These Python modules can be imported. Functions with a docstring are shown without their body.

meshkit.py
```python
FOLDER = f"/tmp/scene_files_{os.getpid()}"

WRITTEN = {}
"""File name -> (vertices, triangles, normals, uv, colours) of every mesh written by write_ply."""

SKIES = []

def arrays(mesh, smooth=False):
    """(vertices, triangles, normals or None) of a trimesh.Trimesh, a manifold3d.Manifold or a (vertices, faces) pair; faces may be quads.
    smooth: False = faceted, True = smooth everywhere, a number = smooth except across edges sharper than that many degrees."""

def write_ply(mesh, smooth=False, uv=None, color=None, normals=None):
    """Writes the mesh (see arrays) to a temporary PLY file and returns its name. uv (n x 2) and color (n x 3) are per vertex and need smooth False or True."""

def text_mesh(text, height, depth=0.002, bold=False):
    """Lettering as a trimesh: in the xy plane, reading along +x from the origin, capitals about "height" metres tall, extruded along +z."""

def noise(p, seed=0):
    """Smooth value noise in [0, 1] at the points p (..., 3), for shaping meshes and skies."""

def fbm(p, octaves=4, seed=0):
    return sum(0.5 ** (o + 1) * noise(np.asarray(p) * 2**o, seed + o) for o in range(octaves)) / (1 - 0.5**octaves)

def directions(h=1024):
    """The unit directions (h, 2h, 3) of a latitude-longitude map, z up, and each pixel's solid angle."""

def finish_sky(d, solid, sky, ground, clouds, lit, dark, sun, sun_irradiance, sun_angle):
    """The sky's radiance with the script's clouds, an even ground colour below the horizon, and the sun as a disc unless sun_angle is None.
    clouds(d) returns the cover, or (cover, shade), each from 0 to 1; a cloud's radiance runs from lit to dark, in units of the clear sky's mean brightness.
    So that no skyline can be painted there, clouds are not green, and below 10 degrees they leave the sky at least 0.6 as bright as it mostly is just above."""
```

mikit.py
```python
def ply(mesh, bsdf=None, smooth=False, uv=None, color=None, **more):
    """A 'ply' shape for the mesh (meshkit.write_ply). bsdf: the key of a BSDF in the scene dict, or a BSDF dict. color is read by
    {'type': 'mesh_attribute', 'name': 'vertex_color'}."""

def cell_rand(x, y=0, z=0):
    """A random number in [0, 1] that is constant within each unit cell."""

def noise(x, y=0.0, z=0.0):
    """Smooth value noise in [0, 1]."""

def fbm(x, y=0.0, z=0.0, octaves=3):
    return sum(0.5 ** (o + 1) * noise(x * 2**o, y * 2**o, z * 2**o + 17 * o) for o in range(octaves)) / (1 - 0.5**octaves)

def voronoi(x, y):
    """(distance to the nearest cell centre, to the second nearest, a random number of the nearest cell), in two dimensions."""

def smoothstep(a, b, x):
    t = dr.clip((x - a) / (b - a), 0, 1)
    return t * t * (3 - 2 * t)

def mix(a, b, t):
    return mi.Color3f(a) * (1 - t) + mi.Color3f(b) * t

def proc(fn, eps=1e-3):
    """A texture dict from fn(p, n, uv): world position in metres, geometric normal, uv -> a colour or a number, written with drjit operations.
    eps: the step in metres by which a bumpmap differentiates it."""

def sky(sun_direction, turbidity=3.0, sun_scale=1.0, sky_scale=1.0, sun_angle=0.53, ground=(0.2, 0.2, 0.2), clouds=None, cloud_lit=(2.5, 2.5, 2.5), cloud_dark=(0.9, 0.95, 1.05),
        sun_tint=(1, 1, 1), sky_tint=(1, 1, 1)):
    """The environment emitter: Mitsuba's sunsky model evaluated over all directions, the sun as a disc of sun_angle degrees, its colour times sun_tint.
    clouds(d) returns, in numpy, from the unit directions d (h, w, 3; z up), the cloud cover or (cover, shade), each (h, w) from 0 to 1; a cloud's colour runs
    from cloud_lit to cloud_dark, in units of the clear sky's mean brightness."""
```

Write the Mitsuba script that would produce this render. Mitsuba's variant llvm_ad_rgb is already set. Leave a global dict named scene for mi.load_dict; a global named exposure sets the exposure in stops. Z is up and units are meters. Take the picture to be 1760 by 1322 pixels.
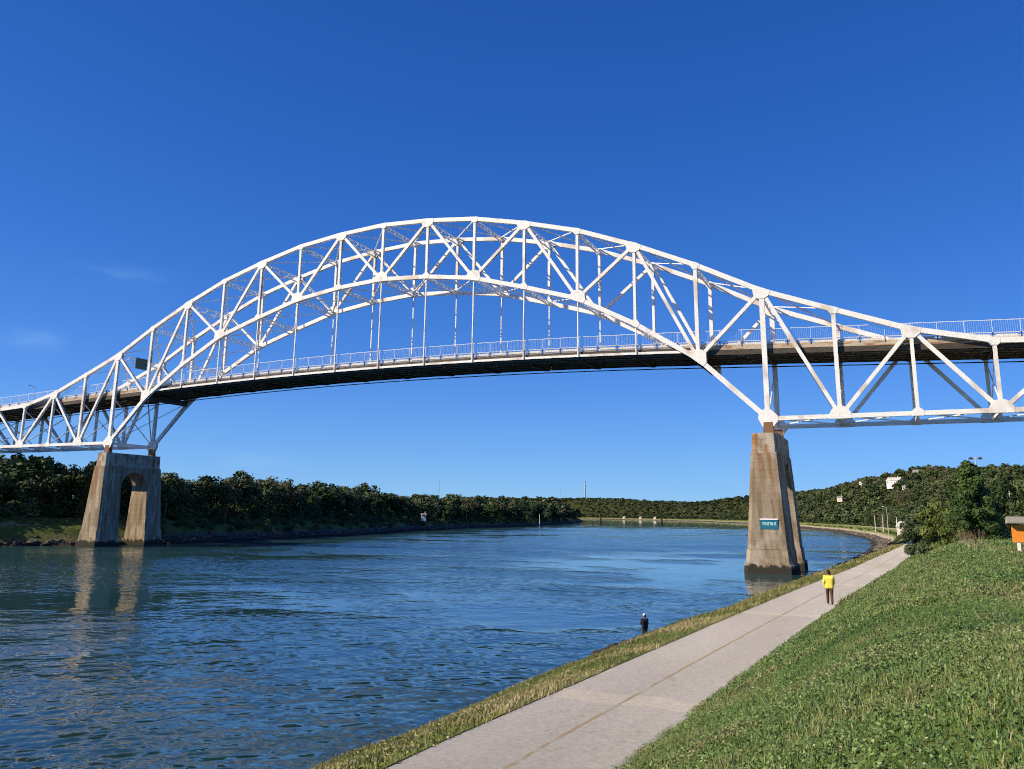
import math, random
import numpy as np, trimesh, manifold3d as m3
import drjit as dr, mitsuba as mi, mikit, meshkit
from mikit import noise, fbm, smoothstep, mix, proc, ply

T = mi.ScalarTransform4f
scene, labels = {}, {}

# ------------------------------------------------------------------ camera, sky, exposure
EYE = np.array([114.888, -166.755, 10.145])
FWD = np.array([-0.41381043, 0.88670104, 0.20620911])
UP = np.array([0.07546226, -0.19232329, 0.97842588])
scene['camera'] = {'type': 'perspective', 'fov': 64.93, 'fov_axis': 'x', 'near_clip': 0.1, 'far_clip': 20000.0,
                   'principal_point_offset_x': 0.00093, 'principal_point_offset_y': 0.05012,
                   'to_world': T().look_at(origin=EYE.tolist(), target=(EYE + FWD).tolist(), up=UP.tolist())}


def veil(d):
    """pale haze that thickens towards the horizon all round, and a few faint wisps of cirrus"""
    az = np.arctan2(d[..., 1], d[..., 0])
    el = np.arcsin(np.clip(d[..., 2], -1, 1))
    haze = 0.56 * np.exp(-el / 0.088)
    fine = meshkit.fbm(np.stack([az * 22, el * 110, az * 0 + 3.3], -1), 4, 9)
    fine = np.clip((fine - 0.38) / 0.3, 0, 1)
    m = 0
    for a, e, wa, we, k in ((2.474, 0.259, .045, .010, .16), (2.545, 0.178, .035, .012, .20), (2.31, 0.060, .05, .012, .16), (-2.2, .30, .10, .02, .2), (0.4, .22, .12, .02, .2), (-0.9, .35, .10, .03, .2)):
        m = m + k * np.exp(-((az - a) / wa) ** 2 - ((el - e) / we) ** 2)
    return haze + 0.6 * (1 - haze) * m * fine, 0.0 * el


scene['sky'] = mikit.sky((-0.70, -0.60, 0.62), turbidity=2.0, sky_scale=1.0, sun_scale=1.25, sun_tint=(0.97, 0.985, 0.97), sky_tint=(0.19, 0.52, 1.15),
                         clouds=veil, cloud_lit=(2.46, 4.0, 4.9))
exposure = 1.9

# ------------------------------------------------------------------ helpers


def add(key, mesh, bsdf, smooth=False, **kw):
    base, n = key, 0
    while key in scene:
        n += 1
        key = f'{base}_{n:03d}'
    scene[key] = ply(mesh, bsdf, smooth, **kw)
    return key


def thing(name):
    key, n = name, 0
    while key in labels:
        n += 1
        key = f'{name}_{n:03d}'
    return key


def tag(key, label, cat=None, group=None, kind=None):
    labels[key] = {k: v for k, v in dict(label=label, category=cat, group=group, kind=kind).items() if v}


class MB:
    def __init__(s): s.v, s.f, s.n = [], [], 0
    def put(s, v, f):
        v = np.asarray(v, float); f = np.asarray(f, int)
        if f.shape[1] == 4: f = np.vstack([f[:, [0, 1, 2]], f[:, [0, 2, 3]]])
        s.v.append(v); s.f.append(f + s.n); s.n += len(v); return s
    def mesh(s): return np.vstack(s.v), np.vstack(s.f)
    def box(s, lo, hi):
        lo, hi = np.asarray(lo, float), np.asarray(hi, float)
        return s.put(lo + (hi - lo) * CUB, CUF)
    def beam(s, p, q, a, wa, wb, off=0.0):
        """a box from p to q: width wa along axis a, wb along the third axis; off moves it along a"""
        p, q, a = (np.asarray(x, float) for x in (p, q, a))
        d = q - p; d /= np.linalg.norm(d)
        a = a - d * (a @ d); a /= np.linalg.norm(a)
        b = np.cross(d, a)
        v = [base + a * (off + sa * wa / 2) + b * sb * wb / 2 for base in (p, q) for sa in (-1, 1) for sb in (-1, 1)]
        v = np.array(v)[[0, 4, 2, 6, 1, 5, 3, 7]]  # to x-fastest ordering
        return s.put(v[[0, 1, 2, 3, 4, 5, 6, 7]], CUF)
    def hsec(s, p, q, wy, h, t=0.07):
        """an H section in a truss plane: two flange plates facing out, a web between"""
        Y = (0, 1, 0)
        s.beam(p, q, Y, t, h, wy / 2 - t / 2); s.beam(p, q, Y, t, h, -wy / 2 + t / 2)
        return s.beam(p, q, Y, wy - 2 * t, t)
    def tube(s, pts, r, n=8):
        pts = np.asarray(pts, float); r = np.broadcast_to(r, (len(pts),))
        t = np.gradient(pts, axis=0); t /= np.linalg.norm(t, axis=1, keepdims=True)
        ref = np.array([0, 0, 1.0]) if abs(t[0][2]) < 0.9 else np.array([1.0, 0, 0])
        a = np.cross(t, ref); a /= np.linalg.norm(a, axis=1, keepdims=True); b = np.cross(t, a)
        ang = np.arange(n) * 2 * np.pi / n
        v = pts[:, None] + r[:, None, None] * (np.cos(ang)[None, :, None] * a[:, None] + np.sin(ang)[None, :, None] * b[:, None])
        i, j = np.meshgrid(np.arange(len(pts) - 1), np.arange(n), indexing='ij')
        f = np.stack([i * n + j, i * n + (j + 1) % n, (i + 1) * n + (j + 1) % n, (i + 1) * n + j], -1).reshape(-1, 4)
        k = len(pts) * n
        V = np.vstack([v.reshape(-1, 3), pts[:1], pts[-1:]])
        cap = [[k, (j + 1) % n, j] for j in range(n)] + [[k + 1, k - n + j, k - n + (j + 1) % n] for j in range(n)]
        f3 = np.vstack([f[:, [0, 1, 2]], f[:, [0, 2, 3]], cap])
        return s.put(V, f3)


CUB = np.array([[x, y, z] for z in (0, 1) for y in (0, 1) for x in (0, 1)], float)
CUF = np.array([[0, 2, 3, 1], [4, 5, 7, 6], [0, 1, 5, 4], [2, 6, 7, 3], [0, 4, 6, 2], [1, 3, 7, 5]])


def grid_faces(nr, nc):
    i, j = np.meshgrid(np.arange(nr - 1), np.arange(nc - 1), indexing='ij')
    a = (i * nc + j).ravel()
    return np.vstack([np.stack([a, a + 1, a + nc + 1], 1), np.stack([a, a + nc + 1, a + nc], 1)])


def man(m):
    x = m.to_mesh(); return np.array(x.vert_properties[:, :3]), np.array(x.tri_verts)


def hull(points): return m3.Manifold.hull_points(np.asarray(points, float))


# ------------------------------------------------------------------ materials


def bsdf(key, color, rough=0.7, spec=0.3, two=True, bump=None, **kw):
    c = color if isinstance(color, dict) else {'type': 'rgb', 'value': list(color)}
    b = {'type': 'principled', 'base_color': c, 'roughness': rough, 'specular': spec, **kw}
    if bump: b = {'type': 'bumpmap', 'tex': bump[0], 'scale': bump[1], 'nested': b}
    scene[key] = {'type': 'twosided', 'nested': b} if two else b


def steel_color(p, n, uv):
    r = fbm(p.x * 0.30 + p.z * 0.1, p.z * 0.22, p.y * 0.4, 3)
    s = fbm(p.x * 0.8, p.y * 0.8, p.z * 0.4, 2)
    c = mix([0.74, 0.76, 0.76], [0.81, 0.83, 0.83], s)
    return mix(c, [0.46, 0.37, 0.28], 0.60 * smoothstep(0.58, 0.76, r))


bsdf('white_steel', proc(steel_color), 0.45, 0.4)


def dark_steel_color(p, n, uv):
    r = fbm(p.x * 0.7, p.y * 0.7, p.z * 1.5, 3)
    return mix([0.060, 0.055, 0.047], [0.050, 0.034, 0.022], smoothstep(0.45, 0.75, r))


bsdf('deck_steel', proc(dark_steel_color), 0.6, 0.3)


def curb_color(p, n, uv):
    r = fbm(p.x * 0.45, p.y * 0.3, p.z * 2.0, 3)
    return mix([0.46, 0.40, 0.32], [0.32, 0.17, 0.085], smoothstep(0.46, 0.68, r))


bsdf('curb_concrete', proc(curb_color), 0.8, 0.2)
bsdf('fence_steel', (0.74, 0.76, 0.77), 0.4, 0.4)
bsdf('rusty_steel', (0.20, 0.115, 0.07), 0.8, 0.2)
bsdf('rail_steel', (0.62, 0.62, 0.60), 0.5, 0.4)
bsdf('dark_paint', (0.05, 0.05, 0.05), 0.5, 0.3)


def pier_color(p, n, uv):
    u = p.x * 1.0 + p.y * 1.3
    streak = fbm(u * 1.9, 3.0, p.z * 0.10, 3)
    fine = fbm(p.x * 3, p.y * 3, p.z * 3, 3)
    lift = dr.abs(p.z / 1.5 - dr.floor(p.z / 1.5 + 0.5))
    c = mix([0.29, 0.240, 0.175], [0.165, 0.128, 0.086], smoothstep(0.32, 0.78, streak))
    c = mix(c, [0.40, 0.355, 0.29], 0.7 * smoothstep(0.52, 0.75, fbm(u * 0.8 + 9, 1.0, p.z * 0.25, 2)))
    c = mix(c, [0.24, 0.115, 0.045], 0.75 * smoothstep(0.56, 0.72, fbm(u * 1.1 + 40, 0.0, p.z * 0.05, 2)) * smoothstep(6, 27, p.z))
    c = mix(c, [0.52, 0.48, 0.41], 0.55 * smoothstep(22.7, 23.0, p.z) * smoothstep(0.35, 0.6, fbm(u * 0.9 + 3, 2.0, p.z * 0.4, 2)))
    c = c * (0.80 + 0.4 * fine) * (1 - 0.28 * (1 - smoothstep(0.0, 0.05, lift)))
    wet = 1 - smoothstep(1.3, 1.9, p.z + 1.2 * (fbm(u * 1.7, 5.0, 0.0, 2) - 0.5))
    return mix(c, [0.035, 0.035, 0.028], wet)


def pier_bump(p, n, uv):
    return fbm(p.x * 2.5, p.y * 2.5, p.z * 2.5, 3) * 0.05


bsdf('pier_concrete', proc(pier_color), 0.85, 0.15, bump=(proc(pier_bump, 0.02), 1.0))


def ground_color(p, n, uv, far_bank=False):
    a = fbm(p.x * 0.22, p.y * 0.22, 0.0, 3)
    b = fbm(p.x * 2.1, p.y * 2.1, 3.0, 3)
    green = mix([0.055, 0.085, 0.022], [0.10, 0.125, 0.035], b)
    dry = mix([0.20, 0.16, 0.085], [0.30, 0.25, 0.16], b)
    c = mix(green, dry, 0.75 * smoothstep(0.55, 0.72, a * 0.6 + b * 0.4))
    floor = mix([0.022, 0.028, 0.010], [0.045, 0.050, 0.020], b)  # wood floor: dark leaf litter, with the shade under the trees painted in
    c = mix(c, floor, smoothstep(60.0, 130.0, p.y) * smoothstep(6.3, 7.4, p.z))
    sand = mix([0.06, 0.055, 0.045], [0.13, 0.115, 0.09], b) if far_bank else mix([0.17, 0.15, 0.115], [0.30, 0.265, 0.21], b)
    zz = p.z + 1.1 * (a - 0.5)
    rock = mix([0.022, 0.020, 0.017], [0.060, 0.054, 0.046], b)
    far = smoothstep(-40.0, 40.0, p.y)
    c = mix(sand, c, mi.Float(1) - far * (1 - smoothstep(2.6, 3.3, zz)))
    return mix(rock, c, smoothstep(0.5, 1.1, zz - 1.1 * far))


def ground_bump(p, n, uv):
    return fbm(p.x * 1.6, p.y * 1.6, 0.0, 4) * 0.12


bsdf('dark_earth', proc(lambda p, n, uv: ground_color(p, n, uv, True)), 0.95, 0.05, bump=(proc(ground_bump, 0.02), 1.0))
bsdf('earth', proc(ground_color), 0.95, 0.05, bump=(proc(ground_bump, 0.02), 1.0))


def path_color(p, n, uv):
    big = fbm(p.x * 0.5, p.y * 0.16, 1.0, 3)
    grit = fbm(p.x * 14, p.y * 14, 0.0, 2)
    c = mix([0.270, 0.264, 0.246], [0.350, 0.342, 0.322], big)
    c = c * (0.82 + 0.36 * grit)
    crack = dr.abs(fbm(p.x * 0.5, p.y * 0.4, 7.0, 4) - 0.5)
    c = mix(c * 0.86, c, smoothstep(0.0, 0.006, crack))
    # patched strips across the path
    k = p.y / 7.3 + 0.05 * fbm(p.x, p.y, 0.0, 2)
    patch = (mikit.cell_rand(dr.floor(k), 2.0) > 0.72) & ((k - dr.floor(k)) < 0.16)
    return dr.select(patch, c * mi.Color3f(1.14, 1.11, 1.05), c)


bsdf('asphalt', proc(path_color), 0.9, 0.15, bump=(proc(lambda p, n, uv: noise(p.x * 40, p.y * 40) * 0.004, 0.004), 1.0))


def line_color(p, n, uv):
    w = fbm(p.x * 9, p.y * 2.5, 0.0, 3)
    return mix([0.29, 0.27, 0.235], [0.255, 0.21, 0.125], smoothstep(0.32, 0.58, w))


bsdf('road_paint', proc(line_color), 0.8, 0.2)


def wave(p, n, uv):
    x, y = p.x, p.y
    # several crossing trains of ripples, each turned, so the noise lattice never shows
    def train(ang, sx, sy, k):
        c, s = math.cos(ang), math.sin(ang)
        return noise((x * c + y * s) * sx, (-x * s + y * c) * sy, k)
    calm = 0.16 + 0.55 * smoothstep(0.34, 0.66, fbm((x * 0.91 + y * 0.42) * 0.014, (-x * 0.42 + y * 0.91) * 0.030, 2.0, 3)) + 0.55 * smoothstep(0.40, 0.66, fbm((x * 0.8 - y * 0.6) * 0.052, (x * 0.6 + y * 0.8) * 0.064, 5.0, 3))
    calm = calm * (1 - 0.97 * smoothstep(250.0, 850.0, y))
    h = 0.20 * train(0.40, 0.075, 0.13, 1.0) + 0.11 * train(1.12, 0.19, 0.27, 4.0) + 0.085 * train(0.22, 0.42, 0.56, 9.0) + 0.072 * train(0.85, 0.85, 1.15, 15.0) + 0.044 * train(2.3, 1.9, 2.4, 21.0) + 0.008 * train(0.3, 4.2, 5.6, 27.0)
    return h * calm


def water_color(p, n, uv):
    return mix([0.010, 0.034, 0.044], [0.018, 0.050, 0.054], fbm(p.x * 0.02, p.y * 0.03, 0.0, 3))


scene['water'] = {'type': 'bumpmap', 'tex': proc(wave, 0.05), 'scale': 1.0,
                  'nested': {'type': 'principled', 'base_color': proc(water_color), 'roughness': 0.02, 'eta': 1.33}}


def leaf_bsdf(key, a, b, hue=0.35):
    def col(p, n, uv, a=a, b=b):
        t = fbm(p.x * hue, p.y * hue, p.z * hue, 2)
        return mix(a, b, smoothstep(0.25, 0.75, t)) * (0.82 + 0.36 * noise(p.x * 2.1, p.y * 2.1, p.z * 2.1))
    scene[key] = {'type': 'twosided', 'nested': {'type': 'principled', 'base_color': proc(col), 'roughness': 0.6, 'specular': 0.25}}


leaf_bsdf('leaf_dark', [0.020, 0.042, 0.012], [0.042, 0.070, 0.020])
leaf_bsdf('leaf_mid', [0.052, 0.084, 0.028], [0.092, 0.124, 0.046])
leaf_bsdf('leaf_light', [0.074, 0.104, 0.032], [0.122, 0.142, 0.056])
leaf_bsdf('leaf_olive', [0.074, 0.086, 0.036], [0.112, 0.114, 0.056])
leaf_bsdf('leaf_bluish', [0.030, 0.055, 0.034], [0.058, 0.088, 0.050])
leaf_bsdf('leaf_shrub', [0.036, 0.064, 0.028], [0.070, 0.100, 0.044])
leaf_bsdf('leaf_bright', [0.075, 0.115, 0.024], [0.135, 0.165, 0.045])
leaf_bsdf('leaf_fresh', [0.034, 0.070, 0.016], [0.076, 0.114, 0.028])
bsdf('bark', (0.10, 0.085, 0.07), 0.9, 0.1)
scene['blade'] = {'type': 'twosided', 'nested': {'type': 'principled', 'base_color': {'type': 'mesh_attribute', 'name': 'vertex_color'}, 'roughness': 0.55, 'specular': 0.3}}


def stone_color(p, n, uv):
    t = fbm(p.x * 1.3, p.y * 1.3, p.z * 1.3, 3)
    c = mix([0.055, 0.05, 0.044], [0.19, 0.165, 0.135], smoothstep(0.42, 0.75, t))
    return mix([0.025, 0.024, 0.020], c, smoothstep(0.4, 1.0, p.z))


bsdf('stone', proc(stone_color), 0.85, 0.2)
for k, c, r in (('white_paint', (0.78, 0.78, 0.76), 0.5), ('grey_roof', (0.22, 0.22, 0.23), 0.8), ('roof_pale', (0.50, 0.49, 0.47), 0.8), ('window_glass', (0.03, 0.04, 0.05), 0.1), ('beige_paint', (0.55, 0.50, 0.42), 0.7),
                ('wood_post', (0.30, 0.24, 0.17), 0.9), ('grey_wood', (0.24, 0.23, 0.21), 0.9), ('galvanized', (0.45, 0.46, 0.46), 0.45), ('orange_panel', (0.72, 0.25, 0.03), 0.6), ('red_brown', (0.26, 0.085, 0.045), 0.8), ('seed_brown', (0.17, 0.085, 0.05), 0.8),
                ('orange_plastic', (0.75, 0.17, 0.02), 0.4), ('reflective_white', (0.8, 0.8, 0.8), 0.4), ('sign_green', (0.035, 0.085, 0.085), 0.5), ('sign_teal', (0.012, 0.150, 0.235), 0.5), ('sign_pale', (0.50, 0.72, 0.82), 0.5), ('dark_pile', (0.05, 0.042, 0.036), 0.9),
                ('skin', (0.52, 0.31, 0.22), 0.5), ('yellow_cloth', (0.80, 0.74, 0.10), 0.7), ('brown_cloth', (0.085, 0.052, 0.035), 0.8), ('navy_cloth', (0.010, 0.013, 0.030), 0.8), ('dark_green_cloth', (0.035, 0.045, 0.040), 0.8),
                ('hair_dark', (0.022, 0.016, 0.012), 0.6), ('shoe_dark', (0.03, 0.025, 0.022), 0.6), ('white_cloth', (0.72, 0.72, 0.72), 0.8), ('rod_black', (0.04, 0.04, 0.045), 0.3)):
    bsdf(k, c, r)

# ------------------------------------------------------------------ setting: shoreline, path, banks, water
RY = [-420, -139, -119, -102, -80, -58, -30, -4, 59, 123, 231, 354, 570, 852, 1631, 2472, 3000, 3500, 4000, 5200, 6500]
RX = [92.6, 92.9, 93.7, 94.4, 96.2, 98.7, 101, 102.1, 105.6, 108.3, 108.5, 100.6, 72.9, 19, -159, -449, -860, -1400, -2200, -4500, -7000]
PY = [-420, -167, -151, -140, -128, -113, -104, -78, -62, -30, 0, 60, 123, 231, 354, 570, 852, 1631, 2472, 3000, 3500, 4000, 5200, 6500]
PX = [107.3, 107.75, 108.1, 108.7, 109.4, 110.35, 111.0, 113.0, 113.9, 116.0, 117.8, 120.6, 123.0, 123, 115, 88, 34, -144, -432, -842, -1382, -2182, -4480, -6980]
LY = [-420, -160, -100, -60, -14, -2, 25, 59, 102, 159, 266, 404, 561, 800, 1195, 1700, 2400, 3000, 3600, 6500]
LX = [-150, -138, -128, -120, -110, -100, -93, -99, -108, -121, -156, -189, -209, -270, -380, -560, -1100, -2000, -3500, -9000]
TOPS = ([-420, -60, 60, 200, 342, 436, 496, 642, 731, 907, 1317, 1745, 2077, 2605, 2765, 2910, 3075, 3226, 3396, 3553, 6500],
        [16, 16, 22, 34, 40.9, 44.4, 47.6, 56.8, 59.4, 62.5, 67.4, 74, 80.7, 86, 76.3, 68.6, 73.4, 78.2, 88.9, 100, 100])


def right_shore(y): return np.interp(y, RY, RX)
def path_x(y): return np.interp(y, PY, PX)
def left_shore(y): return np.interp(y, LY, LX)
def sstep(a, b, x): t = np.clip((x - a) / (b - a), 0, 1); return t * t * (3 - 2 * t)


PW = 1.85  # half the path's width


def right_z(x, y):
    x, y = np.broadcast_arrays(np.asarray(x, float), np.asarray(y, float))
    xs, xc = right_shore(y), path_x(y)
    t = (x - xs) / (xc - PW - 0.1 - xs)
    bank = np.interp(t, [-0.6, -0.25, 0, .15, .3, .5, .7, .88, 1], [-4, -1.6, 0, .85, 1.7, 2.9, 4.1, 5.2, 5.6])
    d = x - xc
    near = np.interp(d, [0, 2.0, 6.3, 8.0, 14, 40, 120, 300, 4000], [5.6, 5.6, 8.0, 8.6, 8.75, 9.2, 12, 16, 20])
    near = near - 1.2 * sstep(-95, -60, y) * sstep(2, 6, d) * (1 - sstep(9, 20, d))
    ridge = np.interp(y, *TOPS) - 11.0
    dr_ = np.interp(y, [0, 900, 2500], [90, 90, 250]) - (xc - xs)
    far = 5.6 + (ridge - 5.6) * sstep(6, dr_, d) - 0.02 * np.maximum(d - dr_, 0)
    far = np.maximum(far, 5.6)
    w = sstep(-40, 140, y)
    land = near * (1 - w) + far * w
    lump = (meshkit.fbm(np.stack([x * 0.14, y * 0.14, x * 0], -1), 3, 3) - 0.5) * 0.9 * sstep(2.2, 5, np.abs(d)) * sstep(0.1, 0.4, t)
    return np.where(t < 1, bank, np.where(np.abs(d) < PW + 0.06, 5.53, land)) + lump


def left_z(x, y):
    x, y = np.broadcast_arrays(np.asarray(x, float), np.asarray(y, float))
    d = left_shore(y) - x
    base = np.interp(d, [-30, -3, 0, 4, 8, 10, 19, 24, 45, 120, 400, 4000], [-5, -1.2, 0, 2.2, 5.0, 5.6, 7.9, 8.1, 9.0, 11, 16, 30])
    rise = np.interp(y, [-420, 150, 317, 650, 1040, 1195, 1700, 3000, 6500], [0, 0, .5, 0.5, 6, 11, 26, 45, 45]) * sstep(14, 60, d)
    lump = (meshkit.fbm(np.stack([x * 0.08, y * 0.08, x * 0], -1), 3, 8) - 0.5) * 1.6 * sstep(1.5, 12, d)
    return base + rise + lump


ys = np.concatenate([np.arange(-420, -190, 6.0), np.arange(-190, -20, 0.8), np.arange(-20, 160, 3.0), np.arange(160, 600, 8), np.arange(600, 1700, 25), np.arange(1700, 6501, 75)])
tt = np.array([-0.6, -0.3, -0.12, 0, .08, .16, .24, .32, .4, .5, .6, .7, .8, .9, 1.0])
dd = np.concatenate([[-1.91, -1.85, 1.85, 1.91, 2.0, 2.3, 2.7], np.arange(3.2, 16, 0.7), np.arange(16, 60, 4), np.arange(60, 320, 15), [360, 450, 600, 900, 1500, 2600, 5000]])
XS, XC = right_shore(ys)[:, None], path_x(ys)[:, None]
gx = np.hstack([XS + tt * (XC - PW - 0.1 - XS), XC + dd])
gy = np.repeat(ys[:, None], gx.shape[1], 1)
gv = np.stack([gx, gy, right_z(gx, gy)], -1).reshape(-1, 3)
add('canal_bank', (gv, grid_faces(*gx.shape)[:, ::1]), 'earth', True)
tag('canal_bank', 'grassy canal bank that slopes from the path down to the water', kind='structure')

yl = np.concatenate([np.arange(-420, -160, 10.0), np.arange(-160, 320, 3.0), np.arange(320, 1300, 14), np.arange(1300, 6501, 90)])
dl = np.array([-30, -8, -3, 0, 1.5, 3, 4, 5.5, 7, 8, 9, 10, 13, 16, 19, 21, 24, 30, 38, 48, 60, 80, 110, 160, 240, 400, 800, 2000, 5000.])
lx = left_shore(yl)[:, None] - dl
ly = np.repeat(yl[:, None], len(dl), 1)
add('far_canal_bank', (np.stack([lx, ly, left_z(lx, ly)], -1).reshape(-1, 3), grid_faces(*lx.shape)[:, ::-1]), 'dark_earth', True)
tag('far_canal_bank', 'wooded bank on the far side of the canal with a dark stony shore', kind='structure')

v = np.array([[-9000, -420, 0], [1000, -420, 0], [1000, 6500, 0], [-9000, 6500, 0.]])
add('canal_water', (v, np.array([[0, 1, 2, 3]])), 'water')
tag('canal_water', 'blue rippled water of the wide canal', kind='structure')
v = np.array([[-16000, -3000, -6], [16000, -3000, -6], [16000, 16000, -6], [-16000, 16000, -6.]])
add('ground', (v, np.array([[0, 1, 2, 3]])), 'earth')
tag('ground', 'low ground that runs on to the horizon under banks and water', kind='structure')

py = np.concatenate([np.arange(-420, -190, 6.0), np.arange(-190, 160, 1.0), np.arange(160, 900, 10)])


def strip(a, b, z0, z1):
    c = path_x(py)
    rows = [np.stack([c + a, py, py * 0 + z0], 1), np.stack([c + a, py, py * 0 + z1], 1), np.stack([c + b, py, py * 0 + z1], 1), np.stack([c + b, py, py * 0 + z0], 1)]
    return np.stack(rows, 1).reshape(-1, 3), grid_faces(len(py), 4)


edge = PW + 0.075 + 0.03 * (meshkit.fbm(np.stack([py * 0.7, py * 0, py * 0], -1), 3, 2) - 0.5)
add('path', strip(-edge, edge, 5.50, 5.585), 'asphalt')
tag('path', 'pale worn asphalt path along the canal', kind='structure')
k = add('path__centre_line', strip(-0.045, 0.045, 5.57, 5.589), 'road_paint')
tag(k, 'faded yellow centre line')

# ------------------------------------------------------------------ the bridge
P, W = 13.411, 15.8
TOP = {-3: 42.52, -2: 45.75, -1: 50.89, 0: 56.17, 1: 63.34, 2: 69.63, 3: 74.94, 4: 78.74, 5: 81.79, 6: 83.34, 7: 84.07}
BOT = {0: 29.7, 1: 42.79, 2: 51.47, 3: 58.66, 4: 62.82, 5: 66.61, 6: 68.47, 7: 69.3}
I0, I1 = -9, 23


def deck_z(x):
    x = np.abs(x)
    return np.where(x < 80, 46.6 - 0.00028 * x * x, 46.6 - 1.792 - 0.0440 * (x - 80))


def sym(i): return min(i, 14 - i)
def nx(i): return (7 - i) * P
def top(i, y=0.0): s = sym(i); return np.array([nx(i), y, TOP[s] if s >= -3 else float(deck_z(nx(i))) - 0.1])
def bot(i, y=0.0): s = sym(i); return np.array([nx(i), y, BOT[s] if s >= 0 else 29.7])


B = 'arch_bridge'
tag(B, 'white steel arch truss bridge that carries a road deck high over the canal', 'bridge')
YA = (0, 1, 0)


def gusset(node, others, wide, L, shoe=False):
    pts = [node[[0, 2]] + np.array(q) for q in ((-1.05, -1.6), (1.05, -1.6), (-1.9, .1), (1.9, .1), (0, 2.0))] if shoe else []
    for o in others:
        d = (o - node)[[0, 2]]; d = d / np.linalg.norm(d); nrm = np.array([-d[1], d[0]])
        for s in (-1, 1): pts.append(node[[0, 2]] + d * L + nrm * s * wide * 0.55)
    h = trimesh.convex.convex_hull  # noqa: F841
    from shapely.geometry import MultiPoint
    pg = MultiPoint([tuple(q) for q in pts] + [tuple(node[[0, 2]] + np.array([a, b]) * wide * 0.5) for a in (-1, 1) for b in (-1, 1)]).convex_hull
    m = trimesh.creation.extrude_polygon(pg, 0.05, engine='earcut')
    v = np.array(m.vertices)
    mb = MB()
    for s in (-1, 1):
        mb.put(np.stack([v[:, 0], node[1] + s * 0.43 + v[:, 2] - 0.025, v[:, 1]], 1), np.array(m.faces)[:, ::-1])
    return mb.mesh()


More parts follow.
